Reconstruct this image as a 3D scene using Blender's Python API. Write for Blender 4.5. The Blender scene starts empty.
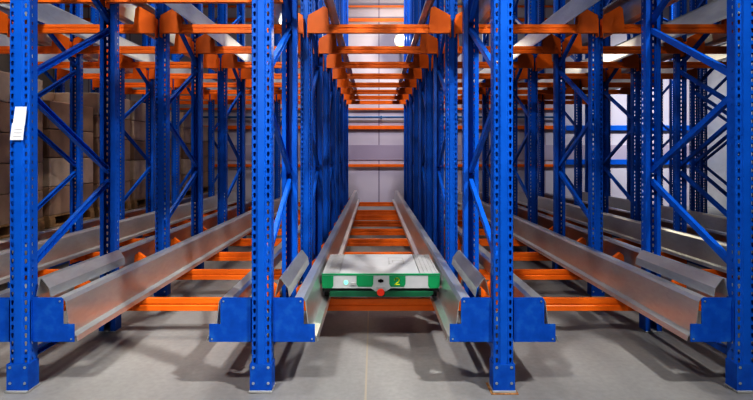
import bpy, bmesh, math, random
from mathutils import Vector, Matrix
random.seed(4)
sc = bpy.context.scene
COL = sc.collection

# ------------------------------------------------------------------ units
PX = 165.5            # pixels per metre in the plane of the first posts
D = 1.05              # distance between posts along a row
ROWX = {i: -0.683 + 1.468 * (i - 2) for i in range(-2, 9)}   # row 2 / 3 flank the shuttle lane
PW, PD, PH = 0.120, 0.095, 5.6          # post width, depth, height
LOW_Z, UP_Z = 0.24, 2.69                # centre height of the two levels of cross beam
ORD = ['first', 'second', 'third', 'fourth', 'fifth', 'sixth', 'seventh', 'eighth', 'ninth', 'tenth', 'eleventh', 'twelfth']

# ------------------------------------------------------------------ materials
def mat(name):
    m = bpy.data.materials.new(name); m.use_nodes = True
    nt = m.node_tree; b = nt.nodes['Principled BSDF']
    return m, nt, b
def node(nt, t, **kw):
    n = nt.nodes.new(t)
    for k, v in kw.items():
        if k in n.inputs: n.inputs[k].default_value = v
        else: setattr(n, k, v)
    return n
def ramp(nt, fac, stops):
    r = nt.nodes.new('ShaderNodeValToRGB'); e = r.color_ramp.elements
    while len(e) < len(stops): e.new(0.5)
    for i, (p, c) in enumerate(stops):
        e[i].position = p; e[i].color = (*c, 1)
    nt.links.new(fac, r.inputs['Fac']); return r.outputs['Color']
def paint(name, base, dark, light, rough=0.42, scale=6.0, spec=0.5):
    m, nt, b = mat(name)
    tc = node(nt, 'ShaderNodeTexCoord')
    n = node(nt, 'ShaderNodeTexNoise'); n.inputs['Scale'].default_value = scale; n.inputs['Detail'].default_value = 6
    nt.links.new(tc.outputs['Object'], n.inputs['Vector'])
    c = ramp(nt, n.outputs['Fac'], [(0.30, dark), (0.5, base), (0.72, light)])
    nt.links.new(c, b.inputs['Base Color'])
    b.inputs['Roughness'].default_value = rough; b.inputs['Specular IOR Level'].default_value = spec
    return m
BLUE = paint('blue_paint', (0.005, 0.125, 0.56), (0.004, 0.11, 0.51), (0.008, 0.14, 0.62), 0.36, 6, .35)
BLUE_SCUFF = paint('blue_paint_scuffed', (0.004, 0.095, 0.47), (0.003, 0.08, 0.40), (0.02, 0.15, 0.52), 0.42, 14, .3)
ORANGE = paint('orange_paint', (0.88, 0.185, 0.010), (0.80, 0.155, 0.007), (0.94, 0.21, 0.013), 0.42)
WHITE = paint('white_paint', (0.78, 0.79, 0.80), (0.70, 0.71, 0.73), (0.85, 0.85, 0.85), 0.5)
PAPER = paint('paper', (0.85, 0.85, 0.87), (0.75, 0.76, 0.80), (0.9, 0.9, 0.9), 0.8)
INK = paint('ink', (0.55, 0.56, 0.62), (0.5, 0.5, 0.56), (0.6, 0.6, 0.64), 0.9)
GREEN = paint('green_paint', (0.004, 0.25, 0.095), (0.003, 0.21, 0.08), (0.008, 0.29, 0.11), 0.4)
DGREEN = paint('dark_green_paint', (0.003, 0.085, 0.04), (0.002, 0.06, 0.03), (0.004, 0.11, 0.05), 0.5)
BLACK = paint('black_rubber', (0.012, 0.013, 0.014), (0.008, 0.008, 0.009), (0.02, 0.02, 0.02), 0.6)
RED = paint('red_button', (0.75, 0.05, 0.02), (0.6, 0.04, 0.015), (0.8, 0.06, 0.03), 0.35)
YELLOW = paint('yellow_ink', (0.75, 0.80, 0.02), (0.7, 0.75, 0.02), (0.8, 0.85, 0.03), 0.6)
GREYP = paint('grey_panel', (0.36, 0.36, 0.36), (0.30, 0.30, 0.30), (0.42, 0.42, 0.42), 0.55)
STEEL = paint('bolt_steel', (0.55, 0.57, 0.60), (0.45, 0.46, 0.48), (0.65, 0.66, 0.68), 0.3); STEEL.node_tree.nodes['Principled BSDF'].inputs['Metallic'].default_value = 0.8
RUST = paint('rusty_shim', (0.30, 0.14, 0.05), (0.18, 0.08, 0.03), (0.45, 0.26, 0.10), 0.8, 30)
WOOD = paint('pallet_wood', (0.36, 0.22, 0.11), (0.25, 0.15, 0.07), (0.46, 0.30, 0.16), 0.8, 9)
CARTON = [paint('carton_%d' % i, c, tuple(v * .75 for v in c), tuple(min(1, v * 1.25) for v in c), 0.5, 3.5)
          for i, c in enumerate([(0.36, 0.24, 0.17), (0.44, 0.32, 0.25), (0.28, 0.18, 0.12), (0.52, 0.41, 0.32)])]
PIPE = paint('pipe_blue', (0.03, 0.13, 0.30), (0.02, 0.1, 0.25), (0.04, 0.16, 0.35), 0.5)

def galv():
    m, nt, b = mat('galvanised_steel')
    tc = node(nt, 'ShaderNodeTexCoord')
    mp = node(nt, 'ShaderNodeMapping'); mp.inputs['Scale'].default_value = (1, 0.35, 1)
    nt.links.new(tc.outputs['Object'], mp.inputs['Vector'])
    v = node(nt, 'ShaderNodeTexVoronoi'); v.inputs['Scale'].default_value = 45
    n = node(nt, 'ShaderNodeTexNoise'); n.inputs['Scale'].default_value = 5; n.inputs['Detail'].default_value = 8
    nt.links.new(mp.outputs['Vector'], v.inputs['Vector']); nt.links.new(mp.outputs['Vector'], n.inputs['Vector'])
    mx = node(nt, 'ShaderNodeMix', data_type='RGBA'); mx.inputs[0].default_value = 0.05
    c = ramp(nt, n.outputs['Fac'], [(0.3, (0.53, 0.64, 0.60)), (0.5, (0.59, 0.69, 0.65)), (0.7, (0.65, 0.74, 0.70))])
    nt.links.new(c, mx.inputs[6]); nt.links.new(v.outputs['Color'], mx.inputs[7])
    hs = node(nt, 'ShaderNodeHueSaturation', Saturation=0.25)
    nt.links.new(mx.outputs[2], hs.inputs['Color']); nt.links.new(hs.outputs['Color'], b.inputs['Base Color'])
    b.inputs['Metallic'].default_value = 0.78
    r = node(nt, 'ShaderNodeMapRange'); r.inputs[3].default_value = 0.26; r.inputs[4].default_value = 0.36
    nt.links.new(n.outputs['Fac'], r.inputs[0]); nt.links.new(r.outputs[0], b.inputs['Roughness'])
    return m
GALV = galv()

def concrete():
    m, nt, b = mat('concrete_floor')
    tc = node(nt, 'ShaderNodeTexCoord')
    n1 = node(nt, 'ShaderNodeTexNoise'); n1.inputs['Scale'].default_value = 1.3; n1.inputs['Detail'].default_value = 9; n1.inputs['Roughness'].default_value = 0.62
    n2 = node(nt, 'ShaderNodeTexNoise'); n2.inputs['Scale'].default_value = 28; n2.inputs['Detail'].default_value = 6
    n3 = node(nt, 'ShaderNodeTexNoise'); n3.inputs['Scale'].default_value = 0.55; n3.inputs['Detail'].default_value = 3
    mp = node(nt, 'ShaderNodeMapping'); mp.inputs['Scale'].default_value = (1, 0.35, 1)
    nt.links.new(tc.outputs['Object'], mp.inputs['Vector'])
    for n in (n1, n3): nt.links.new(mp.outputs['Vector'], n.inputs['Vector'])
    nt.links.new(tc.outputs['Object'], n2.inputs['Vector'])
    c1 = ramp(nt, n1.outputs['Fac'], [(0.25, (0.19, 0.187, 0.185)), (0.5, (0.27, 0.267, 0.262)), (0.78, (0.36, 0.355, 0.345))])
    c2 = ramp(nt, n2.outputs['Fac'], [(0.3, (0.9, 0.9, 0.9)), (0.7, (1.03, 1.03, 1.03))])
    c3 = ramp(nt, n3.outputs['Fac'], [(0.3, (0.84, 0.85, 0.87)), (0.7, (1.08, 1.07, 1.05))])
    m1 = node(nt, 'ShaderNodeMix', data_type='RGBA', blend_type='MULTIPLY'); m1.inputs[0].default_value = 1
    m2 = node(nt, 'ShaderNodeMix', data_type='RGBA', blend_type='MULTIPLY'); m2.inputs[0].default_value = 1
    nt.links.new(c1, m1.inputs[6]); nt.links.new(c2, m1.inputs[7])
    nt.links.new(m1.outputs[2], m2.inputs[6]); nt.links.new(c3, m2.inputs[7])
    # saw-cut joint running down the shuttle lane
    sx = node(nt, 'ShaderNodeSeparateXYZ'); nt.links.new(tc.outputs['Object'], sx.inputs[0])
    a = node(nt, 'ShaderNodeMath', operation='ADD'); a.inputs[1].default_value = 0.05
    nt.links.new(sx.outputs['X'], a.inputs[0])
    ab = node(nt, 'ShaderNodeMath', operation='ABSOLUTE'); nt.links.new(a.outputs[0], ab.inputs[0])
    lt = node(nt, 'ShaderNodeMath', operation='LESS_THAN'); lt.inputs[1].default_value = 0.006; nt.links.new(ab.outputs[0], lt.inputs[0])
    m3 = node(nt, 'ShaderNodeMix', data_type='RGBA'); m3.inputs[7].default_value = (0.33, 0.29, 0.235, 1)
    nt.links.new(lt.outputs[0], m3.inputs[0]); nt.links.new(m2.outputs[2], m3.inputs[6])
    nt.links.new(m3.outputs[2], b.inputs['Base Color'])
    r = node(nt, 'ShaderNodeMapRange'); r.inputs[3].default_value = 0.38; r.inputs[4].default_value = 0.62
    nt.links.new(n1.outputs['Fac'], r.inputs[0]); nt.links.new(r.outputs[0], b.inputs['Roughness'])
    return m
CONCRETE = concrete()

def panel_wall(name, lo, hi, seam, width):
    m, nt, b = mat(name)
    tc = node(nt, 'ShaderNodeTexCoord')
    n = node(nt, 'ShaderNodeTexNoise'); n.inputs['Scale'].default_value = 0.8; n.inputs['Detail'].default_value = 4
    nt.links.new(tc.outputs['Object'], n.inputs['Vector'])
    c = ramp(nt, n.outputs['Fac'], [(0.35, lo), (0.65, hi)])
    sx = node(nt, 'ShaderNodeSeparateXYZ'); nt.links.new(tc.outputs['Object'], sx.inputs[0])
    sm = node(nt, 'ShaderNodeMath', operation='ADD'); nt.links.new(sx.outputs['X'], sm.inputs[0]); nt.links.new(sx.outputs['Y'], sm.inputs[1])
    ad = node(nt, 'ShaderNodeMath', operation='ADD'); ad.inputs[1].default_value = 50 * width + 0.38; nt.links.new(sm.outputs[0], ad.inputs[0])
    md = node(nt, 'ShaderNodeMath', operation='MODULO'); md.inputs[1].default_value = width; nt.links.new(ad.outputs[0], md.inputs[0])
    lt = node(nt, 'ShaderNodeMath', operation='LESS_THAN'); lt.inputs[1].default_value = 0.035; nt.links.new(md.outputs[0], lt.inputs[0])
    mx = node(nt, 'ShaderNodeMix', data_type='RGBA'); mx.inputs[7].default_value = (*seam, 1)
    nt.links.new(lt.outputs[0], mx.inputs[0]); nt.links.new(c, mx.inputs[6]); nt.links.new(mx.outputs[2], b.inputs['Base Color'])
    b.inputs['Roughness'].default_value = 0.55
    return m
WALL_B = panel_wall('wall_panel_lilac', (0.50, 0.46, 0.53), (0.60, 0.56, 0.62), (0.30, 0.26, 0.33), 1.15)
WALL_R = panel_wall('wall_panel_white', (0.70, 0.72, 0.74), (0.80, 0.80, 0.80), (0.45, 0.46, 0.5), 1.15)
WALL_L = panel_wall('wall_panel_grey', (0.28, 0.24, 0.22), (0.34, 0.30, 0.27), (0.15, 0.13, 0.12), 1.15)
CEIL = paint('ceiling_grey', (0.10, 0.10, 0.11), (0.08, 0.08, 0.09), (0.12, 0.12, 0.13), 0.8, 1)
MAUVE = paint('wall_strip_mauve', (0.40, 0.35, 0.44), (0.37, 0.32, 0.41), (0.43, 0.38, 0.47), 0.6, 1)

def emit(name, col, s):
    m, nt, b = mat(name)
    b.inputs['Base Color'].default_value = (col[0] * .05, col[1] * .05, col[2] * .05, 1); b.inputs['Specular IOR Level'].default_value = 0
    b.inputs['Emission Color'].default_value = (*col, 1); b.inputs['Emission Strength'].default_value = s
    return m
LAMPGLOW = emit('lamp_lens', (1.0, 0.80, 0.30), 3.2)
LED = emit('green_led', (0.15, 1.0, 0.6), 3.0)

# ------------------------------------------------------------------ mesh helpers
class MB:
    def __init__(s): s.v = []; s.f = []
    def add(s, vs, fs):
        o = len(s.v); s.v += [tuple(p) for p in vs]; s.f += [tuple(i + o for i in f) for f in fs]; return s
    def box(s, x0, x1, y0, y1, z0, z1):
        return s.add([(x, y, z) for z in (z0, z1) for y in (y0, y1) for x in (x0, x1)],
                     [(0, 2, 3, 1), (4, 5, 7, 6), (0, 1, 5, 4), (2, 6, 7, 3), (0, 4, 6, 2), (1, 3, 7, 5)])
    def prism(s, poly, axis, a, b):            # poly of 2-tuples; axis 'y': (x,z), 'x': (y,z), 'z': (x,y)
        def P(u, w, t): return {'y': (u, t, w), 'x': (t, u, w), 'z': (u, w, t)}[axis]
        n = len(poly)
        vs = [P(u, w, a) for u, w in poly] + [P(u, w, b) for u, w in poly]
        fs = [tuple(range(n))[::-1], tuple(range(n, 2 * n))] + [(i, (i + 1) % n, n + (i + 1) % n, n + i) for i in range(n)]
        return s.add(vs, fs)
    def sheet(s, line, t, y0, y1):             # folded sheet of thickness t following an (x,z) polyline, extruded in y
        n = len(line); nrm = []
        for i in range(n):
            a = Vector(line[max(i - 1, 0)]); c = Vector(line[min(i + 1, n - 1)]); d = (c - a).normalized(); nrm.append(Vector((-d.y, d.x)))
        off = [(line[i][0] + nrm[i].x * t, line[i][1] + nrm[i].y * t) for i in range(n)]
        vs = []; fs = []
        for y in (y0, y1):
            vs += [(p[0], y, p[1]) for p in line] + [(p[0], y, p[1]) for p in off]
        m = 2 * n
        for i in range(n - 1):
            fs += [(i, i + 1, m + i + 1, m + i), (n + i + 1, n + i, m + n + i, m + n + i + 1), (i, n + i, n + i + 1, i + 1), (m + i + 1, m + n + i + 1, m + n + i, m + i)]
        fs += [(0, m, m + n, n), (n - 1, 2 * n - 1, m + 2 * n - 1, m + n - 1)]
        return s.add(vs, fs)
    def cyl(s, c, axis, r, h, n=12, r2=None):
        r2 = r if r2 is None else r2
        vs = []
        for k, rr in ((0, r), (h, r2)):
            for i in range(n):
                a = 2 * math.pi * i / n; u, w = rr * math.cos(a), rr * math.sin(a)
                vs.append({'z': (c[0] + u, c[1] + w, c[2] + k), 'y': (c[0] + u, c[1] + k, c[2] + w), 'x': (c[0] + k, c[1] + u, c[2] + w)}[axis])
        return s.add(vs, [tuple(range(n))[::-1], tuple(range(n, 2 * n))] + [(i, (i + 1) % n, n + (i + 1) % n, n + i) for i in range(n)])
    def data(s, name, m, bevel=0.0):
        me = bpy.data.meshes.new(name); me.from_pydata(s.v, [], s.f)
        bm = bmesh.new(); bm.from_mesh(me)
        bmesh.ops.recalc_face_normals(bm, faces=bm.faces)
        if bevel:
            bmesh.ops.bevel(bm, geom=[e for e in bm.edges if e.is_manifold and e.calc_face_angle(0) > 0.6], offset=bevel, segments=2, affect='EDGES', profile=0.6)
        bm.to_mesh(me); bm.free()
        me.materials.append(m); me.update(); return me
def put(name, me, parent=None, loc=(0, 0, 0), rot=(0, 0, 0)):
    o = bpy.data.objects.new(name, me); COL.objects.link(o); o.location = loc; o.rotation_euler = rot
    if parent: o.parent = parent
    return o
def empty(name, loc=(0, 0, 0)):
    o = bpy.data.objects.new(name, None); COL.objects.link(o); o.location = loc; o.empty_display_size = 0.2; return o
def tag(o, label, cat, group=None, kind='thing'):
    nw = len(label.replace(',', ' ').split())
    assert 4 <= nw <= 16, (nw, label)
    o['label'] = label; o['category'] = cat; o['kind'] = kind
    if group: o['group'] = group
    return o
def struct(name, me, label=None, cat=None, loc=(0, 0, 0)):
    o = put(name, me, None, loc); o['kind'] = 'structure'
    if label: o['label'] = label
    if cat: o['category'] = cat
    return o

# ------------------------------------------------------------------ room shell
YB, XL, XR, YF, ZC = 14.45, -8.6, 9.2, -5.0, 9.0
struct('floor', MB().box(XL, XR, YF, YB, -0.2, 0).data('floor', CONCRETE), 'grey concrete floor with a saw cut joint', 'floor')
struct('ceiling', MB().box(XL, XR, YF, YB, ZC, ZC + 0.2).data('ceiling', CEIL), 'dark grey hall ceiling above the racks', 'ceiling')
struct('wall_back', MB().box(XL - .2, XR + .2, YB, YB + 0.2, 0, ZC).data('wall_back', WALL_B), 'pale lilac panelled wall at the end of the lanes', 'wall')
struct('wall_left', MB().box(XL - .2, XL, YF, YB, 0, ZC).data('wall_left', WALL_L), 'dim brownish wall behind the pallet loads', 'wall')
struct('wall_right', MB().box(XR, XR + .2, YF, YB, 0, ZC).data('wall_right', WALL_R), 'bright white panelled wall beyond the right racks', 'wall')
def wz(y): return 1.435 + (154.5 - y) / (PX * 3 * D / (YB - 0.05))
struct('mauve_strip_1', MB().box(XL, XR, YB - 0.02, YB, wz(160), wz(145)).data('wall_strip', MAUVE), 'darker mauve strip across the lilac wall', 'wall band')  # strip a little darker and more purple than the wall panels
# rails and pipe fixed along the back wall
for y, h, nm in ((127.5, .10, 'thick orange rail fixed across the lilac wall just below the thin blue pipe'), (165.5, .075, 'orange rail fixed across the lilac wall under the mauve strip'),
                 (109, .05, 'thin orange rail fixed across the lilac wall just above the blue pipe'), (20, .09, 'orange rail fixed high on the lilac wall, lower of the top two'), (6.5, .05, 'thin orange rail at the very top of the lilac wall')):
    r = empty('wall_rail', (0, YB - 0.06, wz(y)))
    tag(r, nm, 'rail', 'orange rails along the back wall')
    put('rail_bar', MB().box(XL + .1, 5.0, -0.02, 0.02, -h / 2, h / 2).data('rail_bar', ORANGE, .006), r)
    for k in range(7):
        put('wall_clip', MB().box(-0.03, 0.03, 0.02, 0.06, -h * .45, h * .45).data('wall_clip', ORANGE), r, (-8.2 + k * 2.1, 0, 0))
for y, nm in ((162, 'blue horizontal rail on the bright wall behind the right racks, lower of two'), (128, 'blue horizontal rail on the bright wall behind the right racks, upper of two')):
    r = empty('wall_rail', (0, YB - 0.06, wz(y)))
    tag(r, nm, 'rail', 'blue rails on the bright wall')
    put('rail_bar', MB().box(5.3, XR - .1, -0.02, 0.02, -.07, .07).data('rail_bar', BLUE, .006), r)
    for k in range(3): put('wall_clip', MB().box(-0.03, 0.03, 0.02, 0.06, -.05, .05).data('wall_clip', BLUE), r, (5.6 + k * 1.6, 0, 0))
p = empty('wall_pipe', (0, YB - 0.10, wz(117.3)))
tag(p, 'thin blue pipe running along the lilac back wall', 'pipe')
put('pipe_run', MB().cyl((XL + .1, 0, 0), 'x', .028, 13.6).data('pipe_run', PIPE), p)
for k in range(7): put('pipe_clip', MB().box(-.02, .02, -.035, .095, -.036, .036).data('pipe_clip', PIPE), p, (-8.2 + k * 2.1, 0, 0))

# ------------------------------------------------------------------ upright frames
def post_mesh():
    pitch = 0.05; n = int(PH / pitch); h = PW / 2
    half = [(0.0, 0.0), (0.020, 0.0), (0.027, 0.010), (0.0545, 0.010), (h, 0.017), (h, 0.026), (h, 0.056), (h, PD - 0.004), (h - 0.034, PD)]
    holed = {2: 1, 5: 1}                                                  # strips that carry a column of slots
    mb = MB()
    for s in (-1, 1):
        for i in range(len(half) - 1):
            (x0, y0), (x1, y1) = half[i], half[i + 1]; x0 *= s; x1 *= s
            P = lambda u, z: (x0 + (x1 - x0) * u, y0 + (y1 - y0) * u, z)
            if i in holed:
                for k in range(n):
                    z0 = k * pitch; z1 = z0 + pitch
                    if i == 5: a, b, top, bot = .30, .70, z0 + .036, z0 + .014
                    else: a, b, top, bot = .22, .80, z0 + .040, z0 + .012
                    mb.add([P(0, z0), P(1, z0), P(1, z1), P(0, z1), P(a + .12, bot), P(b - .12, bot), P(b, top - .008), P(b - .08, top), P(a + .08, top), P(a, top - .008)],
                           [(0, 1, 5, 4), (1, 2, 7, 6, 5), (2, 3, 8, 7), (3, 0, 4, 9, 8)])
            else:
                mb.add([P(0, 0), P(1, 0), P(1, n * pitch), P(0, n * pitch)], [(0, 1, 2, 3)])
    me = mb.data('post', BLUE)
    return me
POST = post_mesh()
h = PW / 2
FOOT = MB()
FOOT.box(-h - .006, h + .006, -.006, -.001, .012, .170).box(-h - .006, -h - .001, -.006, PD, .012, .170).box(h + .001, h + .006, -.006, PD, .012, .170)
FOOT = FOOT.data('foot', BLUE_SCUFF)
BASE = MB().box(-h - .010, h + .010, -.020, PD + .01, .003, .012).data('base_plate', GREYP)
SHIM = MB().box(-h - .024, h + .020, -.036, PD + .03, 0, .003).data('shim', RUST)
BOLT = MB().cyl((0, 0, 0), 'y', .0065, -.006, 6).cyl((0, 0, 0), 'y', .009, -.002, 12).data('bolt', STEEL)
def brace_mesh(y0, z0, y1, z1):
    d = Vector((0, y1 - y0, z1 - z0)); L = d.length; d.normalize(); u = Vector((0, -d.z, d.y)); mb = MB()
    prof = [(-.016, -.021), (.016, -.021), (.016, -.016), (-.011, -.016), (-.011, .016), (.016, .016), (.016, .021), (-.016, .021)]
    vs = []
    for t in (0, L):
        for a, b in prof: vs.append(Vector((a, y0, z0)) + d * t + u * b)
    k = len(prof)
    mb.add(vs, [tuple(range(k))[::-1], tuple(range(k, 2 * k))] + [(i, (i + 1) % k, k + (i + 1) % k, k + i) for i in range(k)])
    for t in (.02, L - .02):                                              # bolt heads at both ends
        c = Vector((0, y0, z0)) + d * t; mb.cyl((-.022, c.y, c.z), 'x', .010, .044, 6)
    return mb.data('brace', BLUE)
ya, yb = PD * .72, D + PD * .28        # brace ends, just inside the open backs of the two posts
NODES = [(ya, .72), (yb, 1.22), (yb, 1.30), (ya, 1.83), (ya, 1.91), (yb, 2.44), (yb, 2.52), (ya, 3.05), (ya, 3.13), (yb, 3.66), (yb, 3.74), (ya, 4.27), (ya, 4.35), (yb, 4.88)]
BRACES = [brace_mesh(*NODES[i], *NODES[i + 1]) for i in range(0, len(NODES), 2)]
BRACES.append(brace_mesh(ya, .185, yb, .185)); BRACES.append(brace_mesh(ya, 5.4, yb, 5.4))
def side(i): return ('%s row left of the shuttle' % ORD[2 - i]) if i <= 2 else ('%s row right of the shuttle' % ORD[i - 3])
for i in range(-1, 8):
    for j in range(5):
        f = empty('upright_frame', (ROWX[i], (3 + 2 * j) * D, 0))
        tag(f, 'blue upright frame, %s from the front in the %s' % (ORD[j], side(i)), 'rack frame', 'blue upright frames of the racking')
        for y, rz in ((0, 0), (D + PD, math.pi)):
            put('post', POST, f, (0, y, .012), (0, 0, rz))
            ft = put('foot', FOOT, f, (0, y, 0), (0, 0, rz)); put('base_plate', BASE, ft)
            if i == 3 and j == 0 and rz == 0:
                put('shim', SHIM, ft)['label'] = 'rust stained shim'
            if i in (0, 1, 2, 3, 4) and j < 2 and rz == 0:
                for bx in (-.045, .045):
                    for bz in (.055, .150): put('bolt', BOLT, ft, (bx, -.006, bz))
        for b in BRACES: put('brace', b, f)

# ------------------------------------------------------------------ floor rails, overhead rails (two per lane and level)
def rail_profile(z):   # lane-side offset from the row centre, height
    return [(.185, z + .235), (.195, z + .255), (.250, z + .258), (.262, z + .240), (.285, z + .040), (.330, z + .028), (.336, z + .0)]
def rail_mesh(name, z, s):
    mb = MB()
    pr = [(x * s, zz) for x, zz in rail_profile(z)]
    mb.sheet(pr, .005 * s, 3 * D + .040, 12 * D + .28)
    return mb.data(name, GALV)
def lane(i):   # lane between row i and row i+1
    return 'shuttle lane' if i == 2 else ('%s lane left of the shuttle' % ORD[1 - i] if i < 2 else '%s lane right of the shuttle' % ORD[i - 3])
LOWR, UPR = LOW_Z + .053, UP_Z + .050
RAILS = {(lv, s): rail_mesh('rail', z, s) for lv, z in (('low', LOWR), ('up', UPR)) for s in (-1, 1)}
for i in range(-1, 6):
    for lv in ('low', 'up'):
        for s in (1, -1):
            o = put('floor_rail' if lv == 'low' else 'overhead_rail', RAILS[lv, s], None, (ROWX[i if s == 1 else i + 1], 0, 0))
            w = 'left' if s == 1 else 'right'
            tag(o, ('galvanised steel %s along the %s side of the %s' % ('floor rail' if lv == 'low' else 'overhead rail', w, lane(i))), 'rail',
                'galvanised rails near the floor' if lv == 'low' else 'galvanised rails overhead')

# ------------------------------------------------------------------ blue end plates and pallet guides at the front posts
PZ0, PZ1, PZ2 = .292, .400, .562
r_ = .012; ep = MB()
for sg in (-1, 1):
    pl = [(.067, PZ0), (.322, PZ0), (.322, PZ1), (.254, PZ1), (.254, PZ2 - r_), (.254 - r_, PZ2), (.067, PZ2)]
    ep.prism([(x * sg, z) for x, z in pl], 'y', 0, .006)
    ep.box(min(sg * .067, sg * .071), max(sg * .067, sg * .071), -.012, .05, PZ0 + .01, PZ2 - .01)
EP = ep.data('end_plate', BLUE_SCUFF)
SBOLT = MB().cyl((0, 0, 0), 'y', .006, -.004, 8).data('plate_bolt', STEEL)
gd = MB()
def guide_mesh(s):
    mb = MB(); y0, y1 = 3 * D + .055, 4 * D - .03
    pr = [(.076, .562), (.094, .640), (.102, .670), (.108, .670), (.152, .612), (.160, .558)]
    mb.sheet([(x * s, z) for x, z in pr], .004 * s, y0, y1)
    return mb.data('pallet_guide', GALV)
GUIDE = {s: guide_mesh(s) for s in (-1, 1)}
for i in (0, 1, 2, 3, 4, 5):
    o = empty('end_plate', (ROWX[i], 3 * D + .030, 0))
    tag(o, 'blue stepped end plate at front of the %s' % side(i), 'end plate', 'blue end plates at the front posts')
    put('plate', EP, o)
    for bx in (-.235, .235): put('bolt', SBOLT, o, (bx, 0, .540))
    for bx in (-.305, .305): put('bolt', SBOLT, o, (bx, 0, .310))
    for s in ([1] if i in (1, 2) else [-1] if i in (3, 4) else []):
        g = put('pallet_guide', GUIDE[s], None, (ROWX[i], 0, 0))
        tag(g, 'grey pallet guide on %s side of front frame, %s' % ('right' if s == 1 else 'left', side(i)), 'pallet guide', 'galvanised pallet guides')

# ------------------------------------------------------------------ orange cross beams
L = 1.468
def beam_mesh(length, hgt, dep):
    a, b = -hgt / 2, hgt / 2; s = .010
    # rolled box beam with a shallow groove along both faces
    poly = [(-dep / 2, a), (dep / 2, a), (dep / 2, -s), (dep / 2 - .006, -s * .4), (dep / 2 - .006, s * .4), (dep / 2, s), (dep / 2, b), (-dep / 2, b), (-dep / 2, s), (-dep / 2 + .006, s * .4), (-dep / 2 + .006, -s * .4), (-dep / 2, -s)]
    return MB().prism(poly, 'x', -length / 2, length / 2)
def bracket_mesh(s, off):       # orange corbel plate, s = +1 grows to +x from the left end of the beam
    mb = MB()
    pl = [(off, -.045), (off, .130), (.190, .222), (.222, .195), (.236, .045), (.236, -.045)]
    mb.prism([(x * s, z) for x, z in pl], 'y', -.0305, -.0255)
    pt = [(off, .130), (.190, .222), (.222, .195), (.236, .045)]          # folded rim along the sloping top
    for q in range(3):
        (x0, z0), (x1, z1) = pt[q], pt[q + 1]
        mb.add([(x0 * s, -.0255, z0), (x1 * s, -.0255, z1), (x1 * s, .020, z1), (x0 * s, .020, z0)], [(0, 1, 2, 3)])
    return mb.data('bracket', ORANGE)
BEAMS = {'low': beam_mesh(L - PW - .022, .095, .05).data('beam', ORANGE), 'up': beam_mesh(L - .05, .085, .045).data('beam', ORANGE)}
BRK = {(lv, s): bracket_mesh(s, off) for lv, off in (('low', PW / 2 + .006), ('up', .025)) for s in (-1, 1)}
EPL = MB().box(-.003, .003, -.034, .03, -.085, .10).data('end_connector', ORANGE)
def connector(y):               # low beams between two posts reach the nearest post with a longer side plate
    best = None
    for n in range(4, 13):
        a, c = n * D, n * D + PD
        g = a - y if y < a else (c - y if y > c else 0)
        if best is None or abs(g) < abs(best): best = g
    y0, y1 = -.034, .03
    if best > .02: y1 = best + .04
    elif best < -.02: y0 = best - .04
    return MB().box(-.003, .003, y0, y1, -.085, .06).data('end_connector', ORANGE)
CONN = {}
def cross_beam(i, lv, y, z, label, group):
    xm = (ROWX[i] + ROWX[i + 1]) / 2
    b = empty('cross_beam', (xm, y, z)); tag(b, label, 'cross beam', group)
    put('beam', BEAMS[lv], b)
    for s in (1, -1):
        put('bracket', BRK[lv, s], b, (-s * L / 2, 0, 0))
        e = PW / 2 + .0105 if lv == 'low' else .022
        if lv == 'low' and y not in CONN: CONN[y] = connector(y)
        put('end_connector', CONN[y] if lv == 'low' else EPL, b, (-s * (L / 2 - e), 0, 0))
LOWK = [3.97, 4.95, 5.83, 6.76, 7.66, 8.58, 9.42, 10.25, 11.95]
for i in range(-1, 6):
    for q, k in enumerate(LOWK):
        cross_beam(i, 'low', k * D, LOW_Z, 'low orange beam, %s from the front in the %s' % (ORD[q], lane(i)), 'orange cross beams near the floor')
    ups = list(range(4 if i < 2 else 5, 13))
    for q, n in enumerate(ups):
        cross_beam(i, 'up', n * D - .036, UP_Z, 'overhead orange beam, %s from the front in the %s' % (ORD[q], lane(i)), 'orange overhead cross beams')

# ------------------------------------------------------------------ pallet shuttle
SX = (ROWX[2] + ROWX[3]) / 2; SY = 3.74 * D; SZ = LOWR + .073
sh = empty('pallet_shuttle', (SX, SY, SZ))
tag(sh, 'white and green pallet shuttle resting on the rails of the middle lane', 'pallet shuttle')
W2, HS, LS = .445, .168, .81
b = MB().box(-W2 + .012, W2 - .012, .02, LS, .055, HS - .012)
TOPW = paint('shuttle_white', (0.42, 0.43, 0.44), (0.39, 0.40, 0.41), (0.46, 0.46, 0.47), 0.45)
put('body', b.data('body', TOPW, .008), sh)
put('top_cover', MB().box(-W2 * .70, W2 * .66, .0, LS - .02, HS - .012, HS).data('top_cover', TOPW, .003), sh)
for x0, x1 in ((-W2, -W2 * .71), (W2 * .67, W2)):
    g = MB()
    g.box(x0, x1, .012, LS - .02, HS - .012, HS - .004)
    nb = 5
    for k in range(nb):
        xx = x0 + .01 + (x1 - x0 - .02) * k / (nb - 1); g.box(xx - .007, xx + .007, .02, LS - .03, HS - .004, HS)
    put('side_cover', g.data('side_cover', GREYP), sh)['label'] = 'grey ribbed side cover'
# service hatch outline on the top
ht = MB(); hx0, hx1, hy0, hy1 = .07, .20, .36, .62
for a in ((hx0, hx1, hy0, hy0 + .012), (hx0, hx1, hy1 - .012, hy1), (hx0, hx0 + .01, hy0, hy1), (hx1 - .01, hx1, hy0, hy1), (.10, .185, .50, .512), (.10, .11, .42, .51)): ht.box(a[0], a[1], a[2], a[3], HS, HS + .0015)
put('hatch', ht.data('hatch', GREYP), sh)
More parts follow.
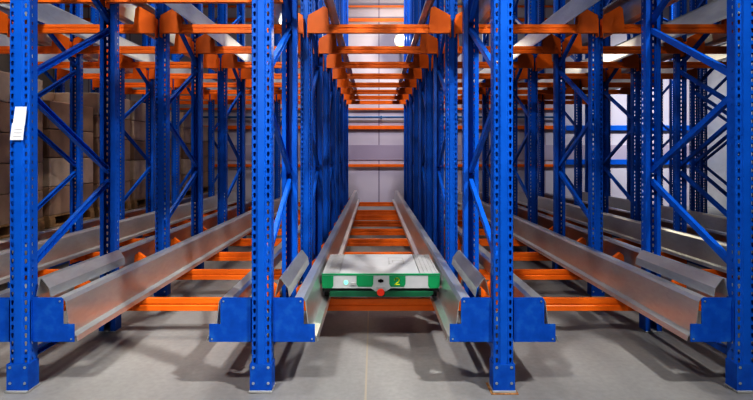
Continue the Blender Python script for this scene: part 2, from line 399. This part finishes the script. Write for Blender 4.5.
# front fascia: a trapezoid-cut plate with green panels
fa = MB().prism([(-W2, .060), (-.075, .060), (-.045, .040), (.045, .040), (.075, .060), (W2, .060), (W2, HS - .004), (-W2, HS - .004)], 'y', 0, .02)
fas = put('front_fascia', fa.data('front_fascia', TOPW, .003), sh)
put('rim', MB().box(-W2, W2, -.004, .02, HS - .008, HS + .001).data('rim', GREEN), fas)['label'] = 'thin green rim'
def panel(x0, x1, z0, z1, m, nm='panel', y=-.003, cut=.012):
    return MB().prism([(x0 + cut, z0), (x1 - cut, z0), (x1, z0 + .02), (x1, z1), (x0, z1), (x0, z0 + .02)], 'y', y, .001).data(nm, m)
for x0, x1 in ((-W2 + .001, -W2 + .088), (-.182, -.056), (.064, .186), (W2 - .088, W2 - .001)):
    put('panel', panel(x0, x1, .074 if abs(x0 + x1) < .5 else .062, HS - .012, GREEN), fas)['label'] = 'green panel'
# the digit 2 in yellow on the green panel
arc = [(-.014 + 0.0, .036)] + [(.016 * math.cos(t), .036 + .016 * math.sin(t)) for t in [math.pi * (1 - q / 7) for q in range(8)]] + [(.013, .026), (-.016, .003), (.018, .003)]
dgm = MB()
for (ax, az), (bx, bz) in zip(arc, arc[1:]):
    d = Vector((bx - ax, bz - az))
    if d.length < 1e-5: continue
    n = Vector((-d.y, d.x)).normalized() * .0042; d = d.normalized() * .003
    dgm.add([(ax - d.x + n.x, 0, az - d.y + n.y), (bx + d.x + n.x, 0, bz + d.y + n.y), (bx + d.x - n.x, 0, bz + d.y - n.y), (ax - d.x - n.x, 0, az - d.y - n.y)], [(0, 1, 2, 3)])
dg = put('digit', dgm.data('digit', YELLOW), fas, (.122, -.0042, .088)); dg['label'] = 'yellow digit two'
put('sensor', MB().cyl((0, -.004, .118), 'y', .013, .006, 16).box(-.02, .02, -.004, .001, .108, .126).data('sensor', BLACK, 0), fas)['label'] = 'black front sensor'
put('status_light', MB().cyl((-.262, -.006, .106), 'y', .014, .007, 16).data('status_light', LED), fas)['label'] = 'glowing green status light'
put('switch', MB().box(-.225, -.188, -.01, .001, .086, .106).data('switch', GREYP, .002), fas)
put('bumper', MB().box(-W2 + .004, W2 - .004, .012, .04, .030, .060).data('bumper', BLACK, .004), sh)['label'] = 'black rubber bumper gap'
low = MB().prism([(-W2 + .06, .0), (W2 - .08, .0), (W2 - .05, .018), (W2 - .05, .040), (-W2 + .06, .040)], 'y', -.014, .03)
put('lower_bar', low.data('lower_bar', DGREEN, .004), sh)['label'] = 'dark green lower bar'
bt = put('stop_button', MB().cyl((0, -.016, .034), 'y', .030, -.008, 20, .026).data('stop_button', RED, .002), sh); bt['label'] = 'red round stop button'
put('stop_collar', MB().prism([(-.045, .030), (.045, .030), (.034, .072), (-.034, .072)], 'y', -.010, .0).data('stop_collar', GREYP, .002), bt)
for x in (-.416, .416):
    for y in (.12, .40, .68):
        whl = put('wheel', MB().cyl((x - .017, y, .004), 'x', .034, .034, 20).data('wheel', BLACK, .004), sh)
        put('axle', MB().cyl((x - .02, y, .004), 'x', .012, .040, 10).data('axle', STEEL), whl)

# ------------------------------------------------------------------ paper tag on the front post
pt = empty('paper_tag', (ROWX[1] + .006, 3 * D - .004, 1.612))
tag(pt, 'two white paper sheets taped to the front post at far left', 'paper tag')
def sheet(pts, y): return MB().add([(x, y, z) for x, z in pts] + [(x, y - .001, z) for x, z in pts], [(0, 1, 2, 3), (7, 6, 5, 4), (0, 4, 5, 1), (1, 5, 6, 2), (2, 6, 7, 3), (3, 7, 4, 0)])
put('sheet', sheet([(-.034, .005), (.040, -.003), (.052, .112), (-.018, .112)], -.002).data('sheet', PAPER), pt)
put('sheet', sheet([(-.050, -.090), (.030, -.090), (.040, .012), (-.036, .012)], -.004).data('sheet', PAPER), pt)
ml = MB()
for k in range(3): ml.box(-.030 + .004 * k, .020 + .003 * k, -.0062, -.0055, -.070 + k * .022, -.066 + k * .022)
put('print_lines', ml.data('print_lines', INK), pt)['label'] = 'faint grey print lines'

# ------------------------------------------------------------------ wrapped pallet loads in the far left lane
LX = (ROWX[-1] + ROWX[0]) / 2
def pallet_mesh():
    mb = MB()
    for x in (-.40, 0, .40):
        for y in (.06, .5, .94): mb.box(x - .07, x + .07, y - .05, y + .05, .022, .10)
        mb.box(x - .07, x + .07, 0, 1.0, 0, .022)
    for y in (.06, .5, .94): mb.box(-.46, .46, y - .05, y + .05, .10, .12)
    for k in range(7): mb.box(-.46 + k * .136, -.46 + k * .136 + .104, 0, 1.0, .12, .142)
    return mb.data('pallet', WOOD)
PAL = pallet_mesh()
CBOX = {}
def carton(w, d, hh, m):
    key = (round(w, 3), round(d, 3), round(hh, 3), m.name)
    if key not in CBOX: CBOX[key] = MB().box(-w / 2, w / 2, 0, d, 0, hh).data('carton', m, .012)
    return CBOX[key]
TAPE = paint('tape', (0.55, 0.46, 0.36), (0.5, 0.42, 0.33), (0.6, 0.5, 0.4), 0.3)
ys = [5.15 + k * 1.10 for k in range(7)]
rt = LOWR + .2605
for q, y in enumerate(ys):
    pl = put('pallet', PAL, None, (LX, y, rt))
    tag(pl, 'wooden pallet on the floor rails, %s from the front in the loaded lane' % ORD[q], 'pallet', 'wooden pallets in the loaded lane')
    ld = empty('wrapped_load', (LX, y, rt + .142))
    tag(ld, 'wrapped stack of brown cartons on pallet, %s from the front in the loaded lane' % ORD[q], 'pallet load', 'wrapped carton loads')
    layers = [5, 4, 5, 5, 4, 5, 4, 5][q]; hh = (1.62 if layers == 5 else 1.40) / layers
    for l in range(layers):
        for a in (0, 1, 2):
            for c in (0, 1):
                m = CARTON[(q * 2 + (l * 3 + a + c * 2) * (1 if q % 2 else 0) + (l == layers - 1) * 3) % 4]
                put('carton', carton(.304, .485, hh - .006, m), ld, (-.307 + .307 * a, .01 + c * .49, l * hh))
    if q in (1, 3):
        put('address_label', MB().box(.20, .36, -.004, .006, .62, .78).data('address_label', PAPER), ld)['label'] = 'white address label'

# ------------------------------------------------------------------ lamp at the far end
lk = 12.9; lx, ly, lz = 27 * lk / 3 / PX, lk * D, 1.435 + 114 * lk / 3 / PX
lp = empty('flood_lamp', (lx, ly, lz))
tag(lp, 'bright warm flood lamp glowing high at the far end of the shuttle lane', 'lamp')
put('lamp_housing', MB().cyl((0, .02, 0), 'y', .17, .10, 24, .08).data('lamp_housing', GREYP, .005), lp)
put('lamp_lens', MB().cyl((0, -.005, 0), 'y', .15, .03, 24).data('lamp_lens', LAMPGLOW), lp)
put('lamp_arm', MB().box(-.02, .02, .12, YB - ly, -.02, .02).data('lamp_arm', GREYP), lp)

# ------------------------------------------------------------------ lights
def area(name, loc, target, sx, sy, power, col=(1, 1, 1), spread=180):
    l = bpy.data.lights.new(name, 'AREA'); l.shape = 'RECTANGLE'; l.size = sx; l.size_y = sy; l.energy = power; l.color = col; l.spread = math.radians(spread)
    o = bpy.data.objects.new(name, l); COL.objects.link(o); o.location = loc
    o.rotation_euler = (Vector(target) - Vector(loc)).to_track_quat('-Z', 'Y').to_euler(); return o
area('aisle_light', (-2.2, -0.6, 6.4), (-1.3, 4.4, 0.8), .4, .2, 135, (1, .98, .95), 100)
area('aisle_light', (3.3, 0.7, 6.5), (-0.8, 3.9, 0.2), .35, .2, 85, (1, .98, .95), 62)
area('front_fill', (-1.2, -4.6, 3.4), (-0.3, 4.0, 1.0), 3.0, 1.6, 125, (1, .97, .93))  # soft fill added behind the camera to brighten post and beam fronts
for y, e in ((4.3, 105), (7.4, 45), (10.6, 30)):
    area('lane_light', (0.1, y, 7.2), (0.1, y, 0), .35, .2, e, (1, .94, .86))
area('end_wall_light', (0.2, 8.9, 8.5), (0.2, 14.4, 1.2), 1.0, .3, 68, (.94, .90, 1), 62)
area('corner_light', (7.4, 9.2, 8.0), (7.3, 14.4, 1.8), 1.0, .3, 85, (.95, .98, 1), 45)
area('load_light', (-3.2, 7.5, 8.0), (-4.5, 8, 1.0), .3, 6, 230, (1, .90, .80), 100)
pl_ = bpy.data.lights.new('flood_lamp_light', 'POINT'); pl_.energy = 120; pl_.color = (1, .88, .66); pl_.shadow_soft_size = .06
po = bpy.data.objects.new('flood_lamp_light', pl_); COL.objects.link(po); po.location = (lx, ly - .25, lz)

w = bpy.data.worlds.new('world'); sc.world = w; w.use_nodes = True
w.node_tree.nodes['Background'].inputs['Color'].default_value = (.75, .82, 1, 1); w.node_tree.nodes['Background'].inputs['Strength'].default_value = .008

# ------------------------------------------------------------------ camera
cd = bpy.data.cameras.new('camera'); cam = bpy.data.objects.new('camera', cd); COL.objects.link(cam)
cam.location = (0, 0, 1.435); cam.rotation_euler = (math.pi / 2, 0, 0)
cd.sensor_width = 36; cd.lens = 36 * (PX * 3 * D) / 753
cd.shift_x = 2.5 / 753; cd.shift_y = -45.5 / 753; cd.clip_start = .05
sc.camera = cam
sc.view_settings.view_transform = 'Standard'
sc.view_settings.look = 'High Contrast'
sc.view_settings.exposure = -0.5
sc.cycles.max_bounces = 8
sc.cycles.use_denoising = True
